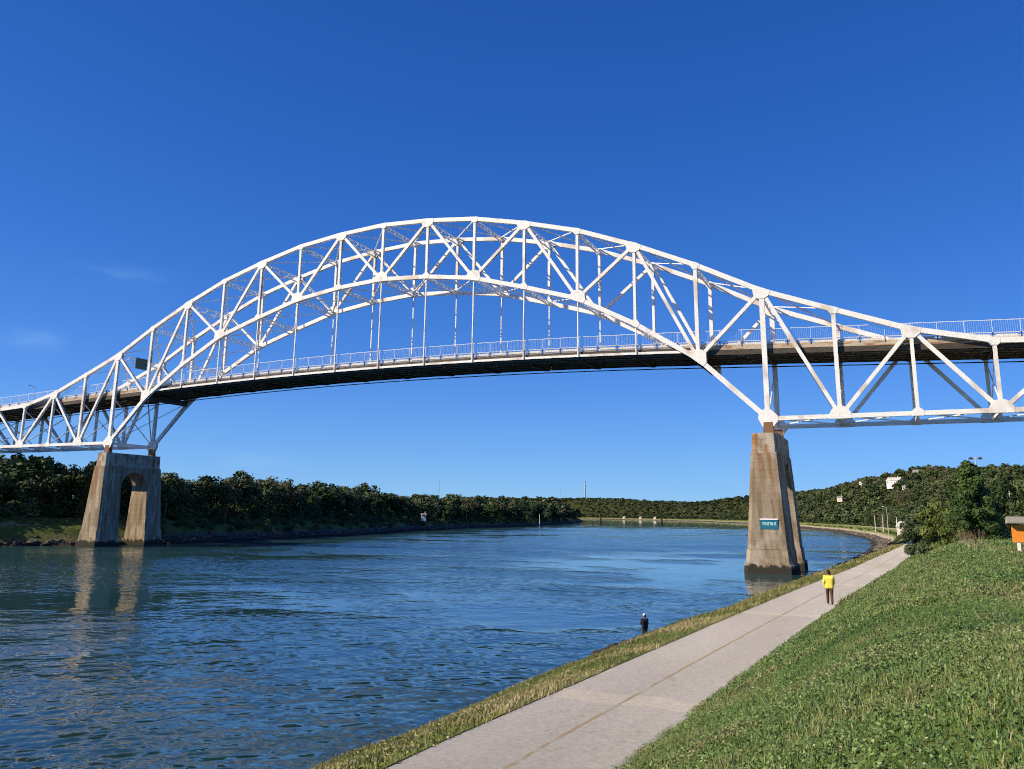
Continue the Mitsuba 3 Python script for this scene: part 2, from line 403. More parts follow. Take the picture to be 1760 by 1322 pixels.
for y in (0.0, W):
    tr = f'{B}__truss' + ('' if y == 0 else '_001')
    for i in range(I0, I1):
        add(f'{tr}__top_chord', MB().beam(top(i, y), top(i + 1, y), YA, 0.80, 1.02).mesh(), 'white_steel')
        main = 0 <= i < 14
        add(f'{tr}__bottom_chord', MB().beam(bot(i, y), bot(i + 1, y), YA, 0.78, 1.02 if main else 0.85).mesh(), 'white_steel')
        e, o = (i, i + 1) if i % 2 == 0 else (i + 1, i)
        add(f'{tr}__diagonal', MB().hsec(top(e, y), bot(o, y), 0.66, 0.72).mesh(), 'white_steel')
    for i in range(I0, I1 + 1):
        s = sym(i)
        add(f'{tr}__vertical_post', MB().hsec(top(i, y), bot(i, y), 0.70, 1.0 if s == 0 else (0.78 if s in (1, -1) else 0.62)).mesh(), 'white_steel')
        if 2 <= i <= 12:
            x = nx(i)
            add(f'{tr}__hanger', MB().hsec(bot(i, y), np.array([x, y, float(deck_z(x)) - 0.7]), 0.26, 0.26, 0.05).mesh(), 'white_steel')
        tn = [top(i + k, y) for k in (-1, 1) if I0 <= i + k <= I1] + [bot(i, y)]
        bn = [bot(i + k, y) for k in (-1, 1) if I0 <= i + k <= I1] + [top(i, y)]
        if i % 2 == 0: tn += [bot(i + k, y) for k in (-1, 1) if I0 <= i + k <= I1]
        else: bn += [top(i + k, y) for k in (-1, 1) if I0 <= i + k <= I1]
        add(f'{tr}__gusset_plate', gusset(top(i, y), tn, 0.9, 1.75 if i % 2 == 0 else 0.95), 'white_steel')
        add(f'{tr}__gusset_plate', gusset(bot(i, y), bn, 0.9, 1.95 if (i % 2 or s == 0) else 0.95, s == 0), 'white_steel')

LB = f'{B}__lateral_bracing'


def lattice(p, q, depth, chord=0.22, web=0.14, n=8, down=(0, 0, -1)):
    """two chords and a zigzag between them"""
    p, q, dn = np.array(p, float), np.array(q, float), np.array(down, float) * depth
    mb = MB()
    ax = np.cross(q - p, dn); ax /= np.linalg.norm(ax)
    mb.beam(p, q, ax, 0.34, chord); mb.beam(p + dn, q + dn, ax, 0.34, chord)
    for k in range(n):
        a, b = p + (q - p) * k / n, p + (q - p) * (k + 1) / n
        mb.beam(a + (dn if k % 2 else 0), b + (0 if k % 2 else dn), ax, 0.16, web)
    return mb.mesh()


def inset(p, q, d=0.42):
    u = (q - p) / np.linalg.norm(q - p); return p + u * d, q - u * d


for i in range(I0, I1 + 1):
    s = sym(i)
    tan = top(min(i + 1, I1)) - top(max(i - 1, I0)); tan /= np.linalg.norm(tan)
    if s >= 0:
        a, b = inset(top(i), top(i, W))
        add(f'{LB}__strut', lattice(a, b, 1.5 if i % 2 == 0 else 1.0), 'white_steel')
    if 2 <= i <= 12:
        a, b = inset(bot(i), bot(i, W))
        add(f'{LB}__strut', lattice(a + [0, 0, .3], b + [0, 0, .3], 0.9), 'white_steel')
    if s <= 0:
        a, b = inset(bot(i), bot(i, W))
        add(f'{LB}__strut', MB().beam(a, b, (0, 0, 1), 0.5, 0.4).mesh(), 'white_steel')
        # cross frame between the posts, under the deck
        zt = float(deck_z(nx(i))) - 1.6
        for k in (0, 1):
            p, q = np.array([nx(i) + 0.08 * (2 * k - 1), 0.4, 30.2 if k else zt]), np.array([nx(i) + 0.08 * (2 * k - 1), W - 0.4, zt if k else 30.2])
            add(f'{LB}__cross_brace', MB().beam(p, q, (1, 0, 0), 0.14, 0.26).mesh(), 'white_steel')
    if i < I1:
        def cross(fn, z):
            for k in (0, 1):
                p, q = fn(i, 0.45 if k else W - 0.45), fn(i + 1, W - 0.45 if k else 0.45)
                off = np.array([0, 0, z + 0.10 * (2 * k - 1)])
                add(f'{LB}__cross_brace', MB().beam(p + off, q + off, (0, 0, 1), 0.18, 0.34).mesh(), 'white_steel')
        if 0 <= s or sym(i + 1) >= 0: cross(top, 0.25)
        if (2 <= i < 12) or i in (0, 13) or sym(i) < 0 or sym(i + 1) < 0: cross(bot, 0.15)
for i in (1, 13):   # knee brackets where the arch passes the deck
    a, b = inset(bot(i), bot(i, W))
    add(f'{LB}__strut', MB().beam(a + [0, 0, -0.2], b + [0, 0, -0.2], (0, 0, 1), 1.6, 0.5).mesh(), 'deck_steel')
for x in (nx(0), nx(14)):
    for y in (0.0, W):
        mb = MB().box((x - 1.0, y - 0.7, 26.75), (x + 1.0, y + 0.7, 27.25)).put(*man(hull([(x + sx * w, y + sy * h, z) for sx in (-1, 1) for sy in (-1, 1) for w, h, z in ((1.0, 0.6, 27.25), (0.85, 0.5, 29.0))])))
        add(f'{B}__bearing', mb.mesh(), 'rusty_steel')

# deck
DK = f'{B}__deck'
XD = np.arange(-16, 16.01, 0.5) * P
Y0, Y1 = 0.62, W - 0.62


def ribbon(y0, y1, z0, z1, x=XD):
    """a box-section ribbon that follows the deck's profile, z0 and z1 below and above the deck"""
    z = deck_z(x)
    rows = np.stack([np.stack([x, x * 0 + a, z + b], 1) for a, b in ((y0, z0), (y0, z1), (y1, z1), (y1, z0), (y0, z0))], 1)
    v = rows.reshape(-1, 3); f = grid_faces(len(x), 5)[:, ::-1]
    n = len(v)
    cap = [[0, 1, 2], [0, 2, 3], [n - 5, n - 3, n - 4], [n - 5, n - 2, n - 3]]
    return v, np.vstack([f, cap])


add(f'{DK}__slab', ribbon(Y0 + 0.18, Y1 - 0.18, -0.62, -0.18), 'curb_concrete')
XM = XD[np.abs(XD) <= nx(1) + 0.1]
for y in (0.28, W - 0.28):
    k = add(f'{DK}__edge_beam', ribbon(y - 0.16, y + 0.16, -0.62, -0.10, XM), 'white_steel')
for y in (Y0 + 0.15, Y1 - 0.15):
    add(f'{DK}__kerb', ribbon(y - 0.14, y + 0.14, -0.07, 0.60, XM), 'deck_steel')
    for side in (-1, 1):
        xk = XD[XD * side >= nx(1) - 0.1]
        add(f'{DK}__kerb', ribbon(y - 0.14, y + 0.14, -0.07, 0.86, xk), 'curb_concrete')
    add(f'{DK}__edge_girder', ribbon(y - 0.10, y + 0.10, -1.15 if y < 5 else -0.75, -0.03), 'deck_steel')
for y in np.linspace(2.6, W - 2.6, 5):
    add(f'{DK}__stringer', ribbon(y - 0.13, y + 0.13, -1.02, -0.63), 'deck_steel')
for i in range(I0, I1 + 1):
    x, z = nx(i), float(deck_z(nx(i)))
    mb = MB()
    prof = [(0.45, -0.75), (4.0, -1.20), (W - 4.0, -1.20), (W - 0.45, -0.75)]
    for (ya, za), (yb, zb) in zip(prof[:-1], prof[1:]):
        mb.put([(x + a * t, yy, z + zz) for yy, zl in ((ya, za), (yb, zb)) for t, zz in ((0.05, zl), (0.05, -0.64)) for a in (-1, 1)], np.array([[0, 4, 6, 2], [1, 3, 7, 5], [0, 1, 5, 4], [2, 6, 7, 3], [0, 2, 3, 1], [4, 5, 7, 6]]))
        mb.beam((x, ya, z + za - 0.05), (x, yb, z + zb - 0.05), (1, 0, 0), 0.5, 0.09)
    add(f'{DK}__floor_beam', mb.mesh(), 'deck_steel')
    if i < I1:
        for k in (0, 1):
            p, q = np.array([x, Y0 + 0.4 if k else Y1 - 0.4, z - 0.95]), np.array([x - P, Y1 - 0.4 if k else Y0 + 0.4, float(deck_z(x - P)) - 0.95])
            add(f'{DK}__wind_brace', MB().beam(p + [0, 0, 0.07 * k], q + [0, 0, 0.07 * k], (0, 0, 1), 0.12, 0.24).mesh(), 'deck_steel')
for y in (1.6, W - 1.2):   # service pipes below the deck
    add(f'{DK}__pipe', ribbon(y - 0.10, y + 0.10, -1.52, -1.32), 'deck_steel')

# railing and tall safety fence on both edges
FN = f'{B}__fence'
for n_, y in enumerate((Y0 + 0.05, Y1 - 0.05)):
    f = FN + ('' if n_ == 0 else '_001')
    xs_ = np.arange(XD[0], XD[-1] + 0.1, P / 3)
    for x in xs_:
        if abs(x) > 170: continue
        z = float(deck_z(x))
        lower = add(f'{f}__post', MB().box((x - 0.10, y - 0.10, z + 0.56), (x + 0.10, y + 0.10, z + 1.75)).mesh(), 'dark_paint' if n_ == 0 else 'rail_steel')
        add(f'{f}__upright', MB().box((x - 0.035, y - 0.035, z + 1.752), (x + 0.035, y + 0.035, z + 4.05)).mesh(), 'fence_steel')
    add(f'{f}__rail', ribbon(y - 0.05, y + 0.05, 3.98, 4.08), 'fence_steel')
    add(f'{f}__rail', ribbon(y - 0.05, y + 0.05, 1.62, 1.74), 'rail_steel')
    add(f'{f}__rail', ribbon(y - 0.05, y + 0.05, 0.95, 1.05), 'rail_steel')
    mb = MB()
    xs_ = np.arange(-165, 165, 0.36)
    z = deck_z(xs_)
    c = np.stack([xs_, xs_ * 0 + y, z], 1)
    V = (c[:, None] + (CUB - [0.5, 0.5, 0]) * [0.016, 0.016, 0] + CUB * [0, 0, 3.4] + [0, 0, 0.6]).reshape(-1, 3)
    F = (np.vstack([CUF[:, [0, 1, 2]], CUF[:, [0, 2, 3]]])[None] + np.arange(len(c))[:, None, None] * 8).reshape(-1, 3)
    k = add(f'{f}__picket', (V, F), 'fence_steel')
    tag(k, 'thin upright bars of the tall safety fence', kind='stuff')
# pale balustrade panels between the railing posts, both edges
for yb in (Y0 + 0.24, Y1 - 0.44):
    for x in np.arange(-36, 37) * P / 3:
        if abs(x) > 165: continue
        za, zb = float(deck_z(x + 0.5)), float(deck_z(x + P / 3 - 0.5))
        v = [(x + a, yb + b, zc + c) for a, zc in ((0.5, za), (P / 3 - 0.5, zb)) for b in (0, .2) for c in (-0.17, 1.42)]
        add(f'{DK}__balustrade', man(hull(v)), 'rail_steel')

# overhead sign on the portal frame, seen edge-lit from below
k = 'overhead_sign'
tag(k, 'dark green overhead road sign fixed to the portal frame at the left pier', 'sign')
sx = nx(14) + 0.9
add(f'{k}__panel', MB().box((sx, 5.4, 53.0), (sx + 0.12, 9.6, 56.4)).mesh(), 'sign_green')
for yy in (6.2, 8.8):
    add(f'{k}__bracket', MB().box((sx - 0.9, yy - 0.07, 54.9), (sx - 0.003, yy + 0.07, 55.05)).box((sx - 0.12, yy - 0.06, 53.1), (sx - 0.004, yy + 0.06, 54.897)).mesh(), 'galvanized')

# traffic drums on the deck edge
for x in (105.4, 108.2, 117.2):
    k = thing('traffic_drum'); z = float(deck_z(x)) - 0.18
    tag(k, {105.4: 'orange traffic drum on the bridge deck, leftmost of the three', 108.2: 'orange traffic drum on the bridge deck, middle one of the three', 117.2: 'orange traffic drum on the bridge deck, rightmost and apart from the other two'}[x], 'traffic drum', 'orange traffic drums on the deck')
    prof = [(0.0, 0), (0.36, 0), (0.36, 0.1), (0.30, 0.12), (0.29, 0.5), (0.27, 0.52), (0.26, 0.9), (0.24, 1.1), (0.20, 1.15), (0, 1.15)]
    m = trimesh.creation.revolve(np.array(prof), sections=16); m.apply_translation([x, 1.3, z]); m.apply_scale(1)
    add(f'{k}__body', m, 'orange_plastic')
    for h in (0.55, 0.80):
        m = trimesh.creation.revolve(np.array([(0.20, h), (0.297, h), (0.285, h + 0.1), (0.20, h + 0.1)]), sections=16); m.apply_translation([x, 1.3, z])
        add(f'{k}__band', m, 'reflective_white')

# bridge lamp at the far left end
k = thing('street_lamp')
tag(k, 'slim street lamp rising above the deck at the far left end of the bridge', 'street lamp')
x = -152.0; z = float(deck_z(x))
add(f'{k}__pole', MB().tube([(x, W - 1.2, z - 0.2), (x, W - 1.2, z + 10.0)], [0.13, 0.08]).mesh(), 'galvanized', 40)
add(f'{k}__arm', MB().tube([(x, W - 1.2, z + 9.8), (x, W - 2.0, z + 10.3), (x, W - 3.4, z + 10.4)], 0.06).mesh(), 'galvanized', 40)
add(f'{k}__head', man(hull([(x + a, W - 3.3 + b, z + 10.35 + c) for a, b, c in [(-.2, .4, 0), (.2, .4, 0), (-.2, -.5, 0), (.2, -.5, 0), (-.1, .3, .22), (.1, .3, .22), (-.1, -.4, .16), (.1, -.4, .16)]])), 'dark_paint')

# ------------------------------------------------------------------ piers
YC = W / 2


def octo(cx, hx, hy, z, ch):
    return [(cx + sx * a, YC + sy * b, z) for sx in (-1, 1) for sy in (-1, 1) for a, b in ((hx, hy - ch), (hx - ch, hy))]


for n_, cx in enumerate((nx(0) - 0.7, nx(14))):
    k = thing('bridge_pier')
    tag(k, 'stained concrete bridge pier beside the canal path, with a blue sign on its face' if n_ == 0 else 'concrete portal pier of the bridge at the far left bank', 'pier')
    cut = hull([(cx + sx * 9, YC + sy * 4.6, z) for sx in (-1, 1) for sy in (-1, 1) for z in (1.5, 16.6)] + [(cx + sx * 9, YC + 4.6 * math.cos(t), 16.6 + 4.7 * math.sin(t)) for sx in (-1, 1) for t in np.linspace(0, math.pi, 17)])
    shaft = hull(octo(cx, 4.05, 11.2, 4.45, 0.75) + octo(cx, 2.75, 10.1, 22.9, 0.6)) - cut
    low = hull(octo(cx, 4.40, 11.6, 1.75, 0.8) + octo(cx, 4.20, 11.4, 4.40, 0.8)) + hull(octo(cx, 4.0, 11.1, 4.3, 0.8) + octo(cx, 3.9, 11.0, 4.6, 0.8)) - cut
    cap = hull(octo(cx, 2.62, 9.85, 22.85, 0.7) + octo(cx, 2.45, 9.7, 26.75, 0.7))
    foot = hull(octo(cx, 4.95, 12.2, -3.0, 0.8) + octo(cx, 4.7, 11.95, 1.75, 0.8)) - hull([(cx + sx * 9, YC + sy * 4.3, z) for sx in (-1, 1) for sy in (-1, 1) for z in (-0.4, 4)])
    add(f'{k}__shaft', man(shaft), 'pier_concrete', 30)
    for piece in low.decompose(): add(f'{k}__base', man(piece), 'pier_concrete', 30)
    add(f'{k}__cap', man(cap), 'pier_concrete', 30)
    add(f'{k}__footing', man(foot), 'pier_concrete', 30)

k = 'pier_sign'
tag(k, 'blue sign with pale lettering and a white top edge mounted on the concrete pier', 'sign')
sz0, sz1 = 8.25, 9.95
syf = YC - (11.2 - 1.1 * (8.25 - 4.45) / 18.45) - 0.02
add(f'{k}__panel', MB().box((91.75, syf - 0.08, sz0), (95.05, syf, sz1)).mesh(), 'sign_teal')
add(f'{k}__border', MB().box((91.75, syf - 0.14, sz1 + 0.002), (95.05, syf, sz1 + 0.26)).mesh(), 'reflective_white')
mb = MB()
for j, (a, b) in enumerate(((92.25, 0.42), (92.78, 0.40), (93.28, 0.42), (93.80, 0.36), (94.36, 0.34))):
    mb.box((a, syf - 0.11, 8.95), (a + 0.11, syf - 0.083, 9.55)).box((a + b - 0.10, syf - 0.11, 8.95), (a + b, syf - 0.083, 9.55)).box((a + 0.112, syf - 0.108, 9.43 - 0.2 * (j % 2)), (a + b - 0.102, syf - 0.084, 9.55 - 0.2 * (j % 2)))
add(f'{k}__lettering', mb.mesh(), 'sign_pale')

# ------------------------------------------------------------------ trees
rng = np.random.default_rng(7)


def leaf_cloud(r, clumps, n, size, out=1.0):
    """n leaf-shaped faces spread through balls (x, y, z, rx, rz)"""
    c = np.array(clumps)
    w = c[:, 3] ** 2; pick = r.choice(len(c), n, p=w / w.sum())
    d = r.normal(size=(n, 3)); d /= np.linalg.norm(d, axis=1, keepdims=True)
    rad = r.random(n) ** 0.28 * (0.88 + 0.24 * r.random(n))
    pos = c[pick, :3] + d * rad[:, None] * np.stack([c[pick, 3], c[pick, 3], c[pick, 4]], 1)
    nrm = d * out + r.normal(size=(n, 3)) * 0.42 + [0, 0, 0.15]; nrm /= np.linalg.norm(nrm, axis=1, keepdims=True)
    a = np.cross(nrm, r.normal(size=(n, 3))); a /= np.linalg.norm(a, axis=1, keepdims=True); b = np.cross(nrm, a)
    s = size * (0.6 + 0.8 * r.random(n))[:, None]
    v = np.stack([pos - a * s, pos - b * s * 0.62, pos + a * s, pos + b * s * 0.62], 1).reshape(-1, 3)
    k = np.arange(n)[:, None] * 4
    return v, np.vstack([k + [0, 1, 2], k + [0, 2, 3]])


def crown_clumps(r, kind):
    out = []
    if kind == 'broad':
        for _ in range(30):
            d = r.normal(size=3); d /= np.linalg.norm(d); d[2] = abs(d[2]) if r.random() < 0.5 else d[2]
            q = d * np.array([.30, .30, .33]) * r.uniform(.45, 1)
            s = r.uniform(.07, .135); out.append((q[0], q[1], .56 + q[2], s, s * .8))
        out.append((0, 0, .52, .22, .26))
    elif kind == 'tall':
        for _ in range(28):
            z = r.uniform(.25, .93); w = .20 * (1 - ((z - .55) / .5) ** 2) + .03; t = r.uniform(0, 2 * np.pi)
            s = r.uniform(.06, .11); out.append((w * math.cos(t), w * math.sin(t), z, s, s))
        out.append((0, 0, .55, .13, .3))
    elif kind == 'pine':
        for lev in range(8):
            z = .28 + .085 * lev; w = .25 * (1 - lev / 9.0) + .02
            for j in range(5):
                t = r.uniform(0, 2 * np.pi); s = .045 + .35 * w * r.uniform(.6, 1)
                out.append((w * .75 * math.cos(t), w * .75 * math.sin(t), z + r.uniform(-.02, .02), s * .75, s * .40))
    else:  # bush
        for _ in range(26):
            t = r.uniform(0, 2 * np.pi); z = r.uniform(.12, .85); w = .42 * math.sqrt(max(0.02, 1 - (z - .2) ** 2 / .55)) * r.uniform(.3, 1)
            s = r.uniform(.10, .17); out.append((w * math.cos(t), w * math.sin(t), z, s, s * .85))
        out.append((0, 0, .35, .28, .32))
    return out


def trunk_mesh(r, kind):
    mb = MB()
    if kind == 'bush':
        for _ in range(4):
            t = r.uniform(0, 6.28); mb.tube([(0, 0, -.04), (.08 * math.cos(t), .08 * math.sin(t), .3), (.2 * math.cos(t), .2 * math.sin(t), .62)], [.014, .010, .005], 5)
        return mb.mesh()
    h = .8 if kind == 'broad' else .92
    mb.tube([(0, 0, -.06), (0.004, 0, .25), (-.008, .006, .5), (.004, 0, h)], [.022, .017, .012, .004], 6)
    for _ in range(6):
        t = r.uniform(0, 6.28); z = r.uniform(.26, .55); L = r.uniform(.12, .24)
        mb.tube([(0, 0, z), (L * .6 * math.cos(t), L * .6 * math.sin(t), z + L * .55), (L * math.cos(t), L * math.sin(t), z + L * 1.1)], [.009, .006, .003], 5)
    return mb.mesh()


MODELS = []
for j, (kind, mat) in enumerate((('broad', 'leaf_dark'), ('broad', 'leaf_mid'), ('tall', 'leaf_dark'), ('broad', 'leaf_light'), ('pine', 'leaf_bluish'), ('broad', 'leaf_olive'), ('tall', 'leaf_mid'), ('broad', 'leaf_dark'))):
    r = np.random.default_rng(100 + j)
    cl = crown_clumps(r, kind)
    crown = leaf_cloud(r, cl, 2600, 0.024)
    trk = trunk_mesh(r, kind)
    scene[f'tree_model_{j}'] = {'type': 'shapegroup', 'trunk': ply(trk, 'bark'), 'crown': ply(crown, mat)}
    scene[f'wood_model_{j}'] = {'type': 'shapegroup', 'crown': ply(MB().put(*leaf_cloud(r, cl, 640, 0.042)).put(*trk).mesh(), mat)}
    scene[f'far_wood_model_{j}'] = {'type': 'shapegroup', 'crown': ply(leaf_cloud(r, cl, 150, 0.090), mat)}
    MODELS.append(kind)
for j, mat in enumerate(('leaf_mid', 'leaf_light', 'leaf_dark')):
    r = np.random.default_rng(200 + j)
    scene[f'bush_model_{j}'] = {'type': 'shapegroup', 'crown': ply(leaf_cloud(r, crown_clumps(r, 'bush'), 700, 0.045), mat)}


def inst(key, model, x, y, z, h, w=None, rot=0.0):
    w = w or h
    scene[key] = {'type': 'instance', 'shapegroup': {'type': 'ref', 'id': model}, 'to_world': T().translate([float(x), float(y), float(z)]).rotate([0, 0, 1], float(rot)).scale([float(w), float(w), float(h)])}


count = {}


def stuff(name, *a, **k):
    count[name] = count.get(name, 0) + 1
    inst(f'{name}__{count[name]:05d}', *a, **k)


HILL_TREE = 'tree in the front row below the hillside wood, on the near side of the canal'
# left bank: a front row of single trees, the wood behind them, brush along the shore
def ordinal(n): return f"{n}{'th' if 10 < n % 100 < 14 else {1: 'st', 2: 'nd', 3: 'rd'}.get(n % 10, 'th')}"


LOOK = ['dark round', 'mid green round', 'slender dark', 'light green round', 'bluish conical', 'olive round', 'slender green', 'dark spreading']
row = []
y = -75.0; n_ = 0
while y < 330:
    d = rng.uniform(19, 27); x = float(left_shore(y)) - d
    h = rng.choice([12.0, 15.0, 17.5]) * rng.uniform(.92, 1.08); j = int(rng.choice([0, 0, 1, 7, 7, 0, 5, 3]))
    k = thing('bank_tree'); inst(k, f'tree_model_{j}', x, y, float(left_z(x, y)) - .2, h, h * rng.uniform(1.05, 1.4), rng.uniform(0, 360))
    row.append((y, k, j, h))
    y += rng.uniform(6.0, 10.0)
    labels[k] = {}
for n_, (y, k, j, h) in enumerate(row): tag(k, f"{'tall ' if h > 16 else 'low ' if h < 13 else ''}{LOOK[j]} tree, {ordinal(n_ + 1)} from left in the far bank's front row", 'tree', 'front row of trees on the far left bank')
row = []
for y0, y1, step, da, db, model in ((-140, 340, 8.5, 28, 78, 'wood_model'), (340, 800, 9.5, 14, 75, 'wood_model'), (800, 1700, 11.0, 14, 110, 'far_wood_model'), (1700, 3600, 24.0, 14, 300, 'far_wood_model')):
    for y in np.arange(y0, y1, step):
        for d in np.arange(da, db, step):
            yy = y + rng.uniform(-.5, .5) * step; d2 = d + rng.uniform(-.5, .5) * step
            x = float(left_shore(yy)) - d2; h = (rng.choice([11.0, 14.5, 18.0]) + rng.uniform(-1.5, 1.5)) * (0.93 + 0.2 * math.sin(yy * 0.045 + 1)) + (2 if step > 20 else 0)
            j = int(rng.choice([0, 0, 1, 2, 7, 7, 6, 0, 5, 3]))
            stuff('far_bank_wood', f'{model}_{j}', x, yy, float(left_z(x, yy)) - .3, h, h * rng.uniform(1.0, 1.35) * (1.3 if step > 10 else 1), rng.uniform(0, 360))
for y in np.arange(-120, 1000, 3.4):
    yy = y + rng.uniform(-1.5, 1.5)
    for d, p in ((5.5, .45), (8.5, .7), (11.5, .6), (15, .7), (19, .9), (22, .95), (26, .95), (30, .95), (36, .8)):
        if rng.random() > p * (.85 if yy < 8 and d < 16 else 1) or (yy < 20 and d < 10): continue
        d2 = d + rng.uniform(-1.5, 1.5); x = float(left_shore(yy)) - d2; h = rng.uniform(1.6, 3.8) if yy > 10 else rng.uniform(0.8, 1.7)
        if d2 > 18.5: h = rng.uniform(3.5, 7.0)
        stuff('far_bank_brush', f'bush_model_{1 if yy < 10 and d2 < 18 else int(rng.integers(0, 3))}', x, yy, float(left_z(x, yy)) - .2, h, h * rng.uniform(1.0, 1.6), rng.uniform(0, 360))
for n_ in range(46):
    yy = rng.uniform(-48, 4); d2 = rng.uniform(10.5, 17); x = float(left_shore(yy)) - d2; h = rng.uniform(.9, 2.0)
    stuff('far_bank_brush', 'bush_model_1', x, yy, float(left_z(x, yy)) - .2, h, h * rng.uniform(1.3, 2.0), rng.uniform(0, 360))
tag('far_bank_wood', 'dense dark wood that covers the far bank of the canal', kind='stuff')
tag('far_bank_brush', 'low green brush along the far shore of the canal', kind='stuff')

# right side: hillside wood beyond the bridge
y = 150.0
while y < 560:
    x = float(path_x(y)) + rng.uniform(4, 10); h = rng.uniform(7, 11); j = int(rng.choice([1, 1, 3, 5, 6, 0]))
    k = thing('hillside_tree'); inst(k, f'tree_model_{j}', x, y, float(right_z(x, y)) - .2, h, h * rng.uniform(.9, 1.2), rng.uniform(0, 360))
    labels[k] = {}; row.append((k, j)); y += rng.uniform(8, 14)
for n_, (k, j) in enumerate(row): tag(k, f'{LOOK[j]} tree, {ordinal(n_ + 1)} nearest in the row at the foot of the right hillside', 'tree', 'trees at the foot of the right hillside')
for y0, y1, step, da, db, model in ((-10, 160, 6.5, 16, 70, 'wood_model'), (160, 620, 7.6, 12, 100, 'wood_model'), (620, 1300, 9.5, 8, 125, 'far_wood_model'), (1300, 2400, 14.0, 8, 220, 'far_wood_model'), (2400, 4000, 20.0, 8, 420, 'far_wood_model')):
    for y in np.arange(y0, y1, step):
        for d in np.arange(da, db, step):
            yy = y + rng.uniform(-.5, .5) * step; d2 = d + rng.uniform(-.5, .5) * step
            x = float(path_x(yy)) + d2
            h = rng.choice([7.5, 10.0, 12.8]) * rng.uniform(.9, 1.1) + (1 if step > 15 else 0)
            if yy < 160: h *= 0.75
            j = int(rng.choice([1, 1, 3, 0, 5, 6, 4, 5, 2]))
            stuff('hillside_wood', f'{model}_{j}', x, yy, float(right_z(x, yy)) - .3, h, h * rng.uniform(1.0, 1.3) * (2.0 if step > 15 else 1.6 if step > 12 else 1.15), rng.uniform(0, 360))
tag('hillside_wood', 'mixed green wood that covers the hillside on the right', kind='stuff')
for y in np.arange(60, 900, 4.0):
    yy = y + rng.uniform(-1.5, 1.5)
    for d in (-6.5, 3.5):
        if rng.random() < .45: continue
        x = float(path_x(yy)) + d + rng.uniform(-1, 1); h = rng.uniform(.7, 1.6) if d < 0 else rng.uniform(1.2, 3.0)
        stuff('shore_brush', f'bush_model_{int(rng.integers(0, 3))}', x, yy, float(right_z(x, yy)) - .15, h, h * rng.uniform(1.1, 1.8), rng.uniform(0, 360))
tag('shore_brush', 'low brush along the curving shore beyond the bridge', kind='stuff')

# two big shrubs and a few trees by the path, leaf by leaf


def big_shrub(key, label, cat, x, y, h, w, parts, size, n, mat, seed):
    r = np.random.default_rng(seed); z = float(right_z(x, y)) - .1
    parts = parts + [(0, 0, .30, .24), (.08, .06, .5, .20), (-.08, -.05, .52, .18)]
    cl = [((a + r.normal() * .03) * w, (b + r.normal() * .05) * w, c * h, s * w, s * w * .9) for a, b, c, s in parts]
    v, f = leaf_cloud(r, cl, n, size)
    add(f'{key}__crown', (v + [x, y, z], f), mat)
    mb = MB()
    for a, b, c, s in parts[:10]:
        mb.tube([(x, y, z - .1), (x + a * w * .4, y + b * w * .4, z + c * h * .5), (x + a * w, y + b * w, z + c * h)], [.09, .06, .02], 6)
    add(f'{key}__trunk', mb.mesh(), 'bark')
    tag(key, label, cat)


r = np.random.default_rng(31)


def blob(n, zlo, zhi, wid, s0, s1):
    out = []
    for _ in range(n):
        t = r.uniform(0, 6.283); z = r.uniform(zlo, zhi); q = math.sqrt(max(.05, 1 - ((z - .45) / .62) ** 2)) * wid * math.sqrt(r.uniform(.05, 1))
        out.append((q * math.cos(t), q * math.sin(t), z, r.uniform(s0, s1)))
    return out


def cone(n, wid, s0, s1):
    out = []
    for _ in range(n):
        t = r.uniform(0, 6.283); z = r.uniform(.04, .97) ; q = wid * (1 - z) ** .75 * (.55 + .45 * min(1, z / .2)) * math.sqrt(r.uniform(.15, 1))
        out.append((q * math.cos(t), q * math.sin(t), z, r.uniform(s0, s1) * (.55 + .55 * (1 - z))))
    return out


big_shrub('bushy_tree', 'large dense bushy green tree standing on the grass bank right of the path', 'tree', 121.5, -82.5, 7.5, 6.3, cone(120, .40, .08, .14), .105, 50000, 'leaf_fresh', 3)
big_shrub('dark_shrub', 'dark rounded shrub at the right edge of the path in front of the bushy tree', 'shrub', 118.3, -67.0, 5.2, 5.8, blob(60, .10, .86, .38, .09, .15), .10, 34000, 'leaf_shrub', 4)
big_shrub('leafy_tree', 'tree with a dark hollow behind the orange notice stand at the right edge', 'tree', 130.0, -44.0, 8.2, 8.5, blob(50, .15, .95, .42, .07, .13), .15, 16000, 'leaf_dark', 5)
big_shrub('leafy_shrub', 'green shrub between the dark rounded shrub and the bushy tree', 'shrub', 119.3, -76.5, 5.6, 4.8, blob(44, .06, .9, .38, .09, .15), .11, 18000, 'leaf_bright', 6)
big_shrub('young_tree', 'mid green tree peeping out behind the right side of the bushy tree', 'tree', 129.5, -62.0, 6.8, 6.5, blob(44, .1, .93, .42, .07, .14), .13, 13000, 'leaf_mid', 8)

# ------------------------------------------------------------------ grass, weeds, stones
r = np.random.default_rng(11)


